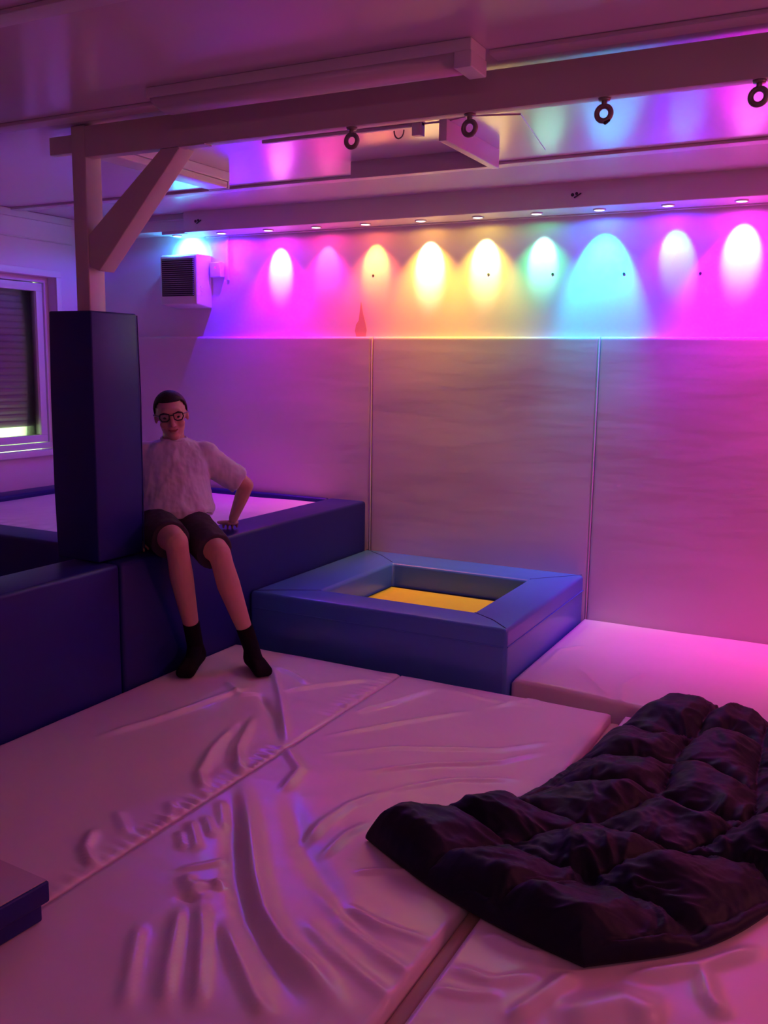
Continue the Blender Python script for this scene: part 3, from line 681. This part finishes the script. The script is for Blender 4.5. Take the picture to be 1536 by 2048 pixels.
# arms
chain(bm, [(shL, .048), (elL, .037)]); chain(bm, [(elL, .037), (elL.lerp(haL, .3), .036), (haL+(elL-haL).normalized()*.03, .024)])
chain(bm, [(shR, .048), (elR, .037)]); chain(bm, [(elR, .037), (elR.lerp(haR, .3), .036), (haR+(elR-haR).normalized()*.03, .024)])
def hand(w, fwd, side, dn):
    """w wrist, fwd finger direction, side towards the thumb, dn palm direction"""
    fwd, side, dn = Vector(fwd).normalized(), Vector(side).normalized(), Vector(dn).normalized()
    k = w + fwd*.075
    for s in (-.030, -.010, .010, .030): tube(bm, w+side*s*.5, .013, k+side*s, .0105, 10)
    for s, L in ((-.032, .056), (-.011, .070), (.011, .074), (.032, .064)):
        b0 = k+side*s; b1 = b0+(fwd*.9+side*s*3+dn*.25).normalized()*L*.45; b2 = b1+(fwd*.8+dn*.55).normalized()*L*.32; b3 = b2+(fwd*.5+dn*.8).normalized()*L*.25
        chain(bm, [(b0, .0098), (b1, .0088), (b2, .0080), (b3, .0070)], 10)
    t0 = w+side*.02+fwd*.015; t1 = t0+(side*.8+fwd*.6)*.034; t2 = t1+(side*.45+fwd*.85)*.028; t3 = t2+(side*.2+fwd*.95)*.02
    chain(bm, [(t0, .014), (t1, .012), (t2, .0100), (t3, .0082)], 10)
hand(haL, (-.30, .35, -.06), (-.75, -.6, 0), (0, 0, -1))
hand(haR, (.75, -.45, -.10), (.5, .8, 0), (0, 0, -1))
# legs
for hp, kn, an in ((hpL, knL, anL), (hpR, knR, anR)):
    chain(bm, [(hp, .085), (hp.lerp(kn, .5), .072), (kn, .053)], 18)
    back = (hp-kn); back.z = 0; back.normalize()
    chain(bm, [(kn, .052), (kn.lerp(an, .12)+back*.008, .050), (kn.lerp(an, .32)+back*.020, .054), (kn.lerp(an, .62)+back*.012, .043), (kn.lerp(an, .88), .032), (an, .033)], 18)
toeL = Vector((-2.398, 3.440, .024)); heL = Vector((-2.530, 3.530, .034))
toeR = Vector((-2.700, 3.250, .024)); heR = Vector((-2.778, 3.445, .034))
def foot(bm, an, he, toe, e=0.0):
    d = (toe-he); d.z = 0; d.normalize(); sd = Vector((-d.y, d.x, 0))
    chain(bm, [(an, .034+e), (he+z_*.012, .034+e)], 14)
    for s in (-1, 0, 1): chain(bm, [(he+z_*.008, .033+e), (he.lerp(toe, .5)+sd*s*.010+z_*.014, .029+e), (toe+sd*s*.020+z_*.002, .021+e)], 12)
    chain(bm, [(an+z_*.0, .034+e), (he.lerp(toe, .55)+z_*.016, .026+e)], 12)
foot(bm, anL, heL, toeL); foot(bm, anR, heR, toeR)
body = link('body', bm, M['skin'], parent=pe, origin=O); remesh(body, .005, 3)
# shirt
bm = NB(); n = 28
def ering(c, a, b, ax=r_, bx=f_): return [Vector(c)+ax*(a*math.cos(t*2*math.pi/n))+bx*(b*math.sin(t*2*math.pi/n)) for t in range(n)]
def tc(q, a=0, c=0): p = pel.lerp(neck, q); return F(p, a, c, 0)
loft(bm, [ering(tc(.09, .015, .01), .188, .135), ering(tc(.19, .018, .014), .194, .143), ering(tc(.33, .014, .010), .182, .134), ering(tc(.50, .008, .004), .174, .127),
          ering(tc(.66, .002), .174, .120), ering(tc(.80), .180, .110), ering(tc(.94), .168, .090), ering(tc(1.02), .118, .076), ering(tc(1.07, 0, .003), .070, .067), ering(tc(1.082, 0, .003), .060, .060)])
for sh_, el_, s in ((shL, elL, 1), (shR, elR, -1)):
    e2 = sh_.lerp(el_, .82); e2 = e2 - z_*.005
    tube(bm, F(sh_, -s*.03, 0, -.012), .070, e2, .071, 20, caps=False)
    ell(bm, F(sh_, -s*.01, 0, -.004), (.070, .066, .066))
shirt = link('t_shirt', bm, M['shirt'], parent=pe, origin=O); remesh(shirt, .006, 5, disp=(.016, .07))
bm = NB(); c = F(neck, 0, .004, .030)
ringp = [c+r_*(.061*math.cos(a))+f_*(.061*math.sin(a))+z_*(-.010*math.sin(a)) for a in [k*2*math.pi/24 for k in range(25)]]
chain(bm, [(p, .006) for p in ringp], 8); link('collar', bm, M['shirt'], parent=pe, origin=O, smooth=True)
# shorts
bm = NB()
tube(bm, F(pel, 0, 0, -.03), .140, F(pel, 0, 0, .06), .140, 24, flat=.9, ref=f_)
for hp, kn, fr2 in ((hpL, knL, .86), (hpR, knR, .78)):
    tube(bm, hp, .098, hp.lerp(kn, fr2)-z_*.012, .088, 22, caps=False); ell(bm, hp, (.098, .098, .094))
sho = link('shorts', bm, M['shorts'], parent=pe, origin=O); remesh(sho, .006, 4, disp=(.014, .06))
bm = NB(); c = F(hpL, .098, .09, .055); box(bm, c.x-.022, c.x+.022, c.y-.004, c.y+.004, c.z-.003, c.z+.003); link('pocket_tab', bm, M['white'], parent=pe, origin=O)
# socks
for an, he, toe, kn in ((anL, heL, toeL, knL), (anR, heR, toeR, knR)):
    bm = NB(); foot(bm, an, he, toe, .0045); chain(bm, [(an, .039), (an.lerp(kn, .24), .040)], 18, caps=False)
    s_o = link('sock', bm, M['sock'], parent=pe, origin=O); remesh(s_o, .005, 3)
# hair
bm = NB(); ell(bm, H(0, -.012, .040), (.0785, .0985, .0860), HM, 40, 30)
dead = []
inv = HM.inverted()
for v in bm.verts:
    q = inv @ (v.co-hd); fwd_, upz = -q.y, q.z
    lim = .078 if fwd_ > .045 else (.078 - .088*min(1, (.045-fwd_)/.05))
    if upz < lim: dead.append(v)
bmesh.ops.delete(bm, geom=dead, context='VERTS')
hr = link('hair', bm, M['hair'], parent=pe, origin=O, smooth=True); s = hr.modifiers.new('solid', 'SOLIDIFY'); s.thickness = .007; s.offset = -.3
for s in (1, -1):
    bm = NB(); ell(bm, H(s*.031, .079, .012), (.011, .009, .007), HM); e_ = link('eye', bm, M['eyew'], parent=pe, origin=O, smooth=True)
    bm = NB(); ell(bm, H(s*.031, .0865, .012), (.0055, .003, .0055), HM); e2_ = link('iris', bm, M['frame'], origin=O, smooth=True); e2_.parent = e_; e2_.location = (0, 0, 0)
    bm = NB(); chain(bm, [(H(s*.016, .092, .030), .0035), (H(s*.034, .090, .035), .0040), (H(s*.050, .078, .030), .0025)], 8); link('eyebrow', bm, M['hair'], parent=pe, origin=O, smooth=True)
bm = NB(); chain(bm, [(H(-.021, .088, -.047), .003), (H(-.010, .094, -.052), .0046), (H(.010, .094, -.052), .0046), (H(.021, .088, -.047), .003)], 8); link('lips', bm, M['lip'], parent=pe, origin=O, smooth=True)
gs = []
bm = NB()
for s in (1, -1):
    rim = [(.010, .020), (.030, .024), (.052, .021), (.056, .004), (.046, -.012), (.024, -.013), (.012, -.004)]
    P_ = [H(s*a, .103-.25*max(0, a-.02), .010+b) for a, b in rim]; chain(bm, [(p, .0028) for p in P_+[P_[0]]], 8)
    chain(bm, [(H(s*.055, .095, .026), .0026), (H(s*.082, .04, .022), .0024), (H(s*.083, -.012, .020), .0022)], 8)
chain(bm, [(H(-.011, .104, .024), .0026), (H(.011, .104, .024), .0026)], 8)
link('glasses', bm, M['frame'], parent=pe, origin=O, smooth=True)
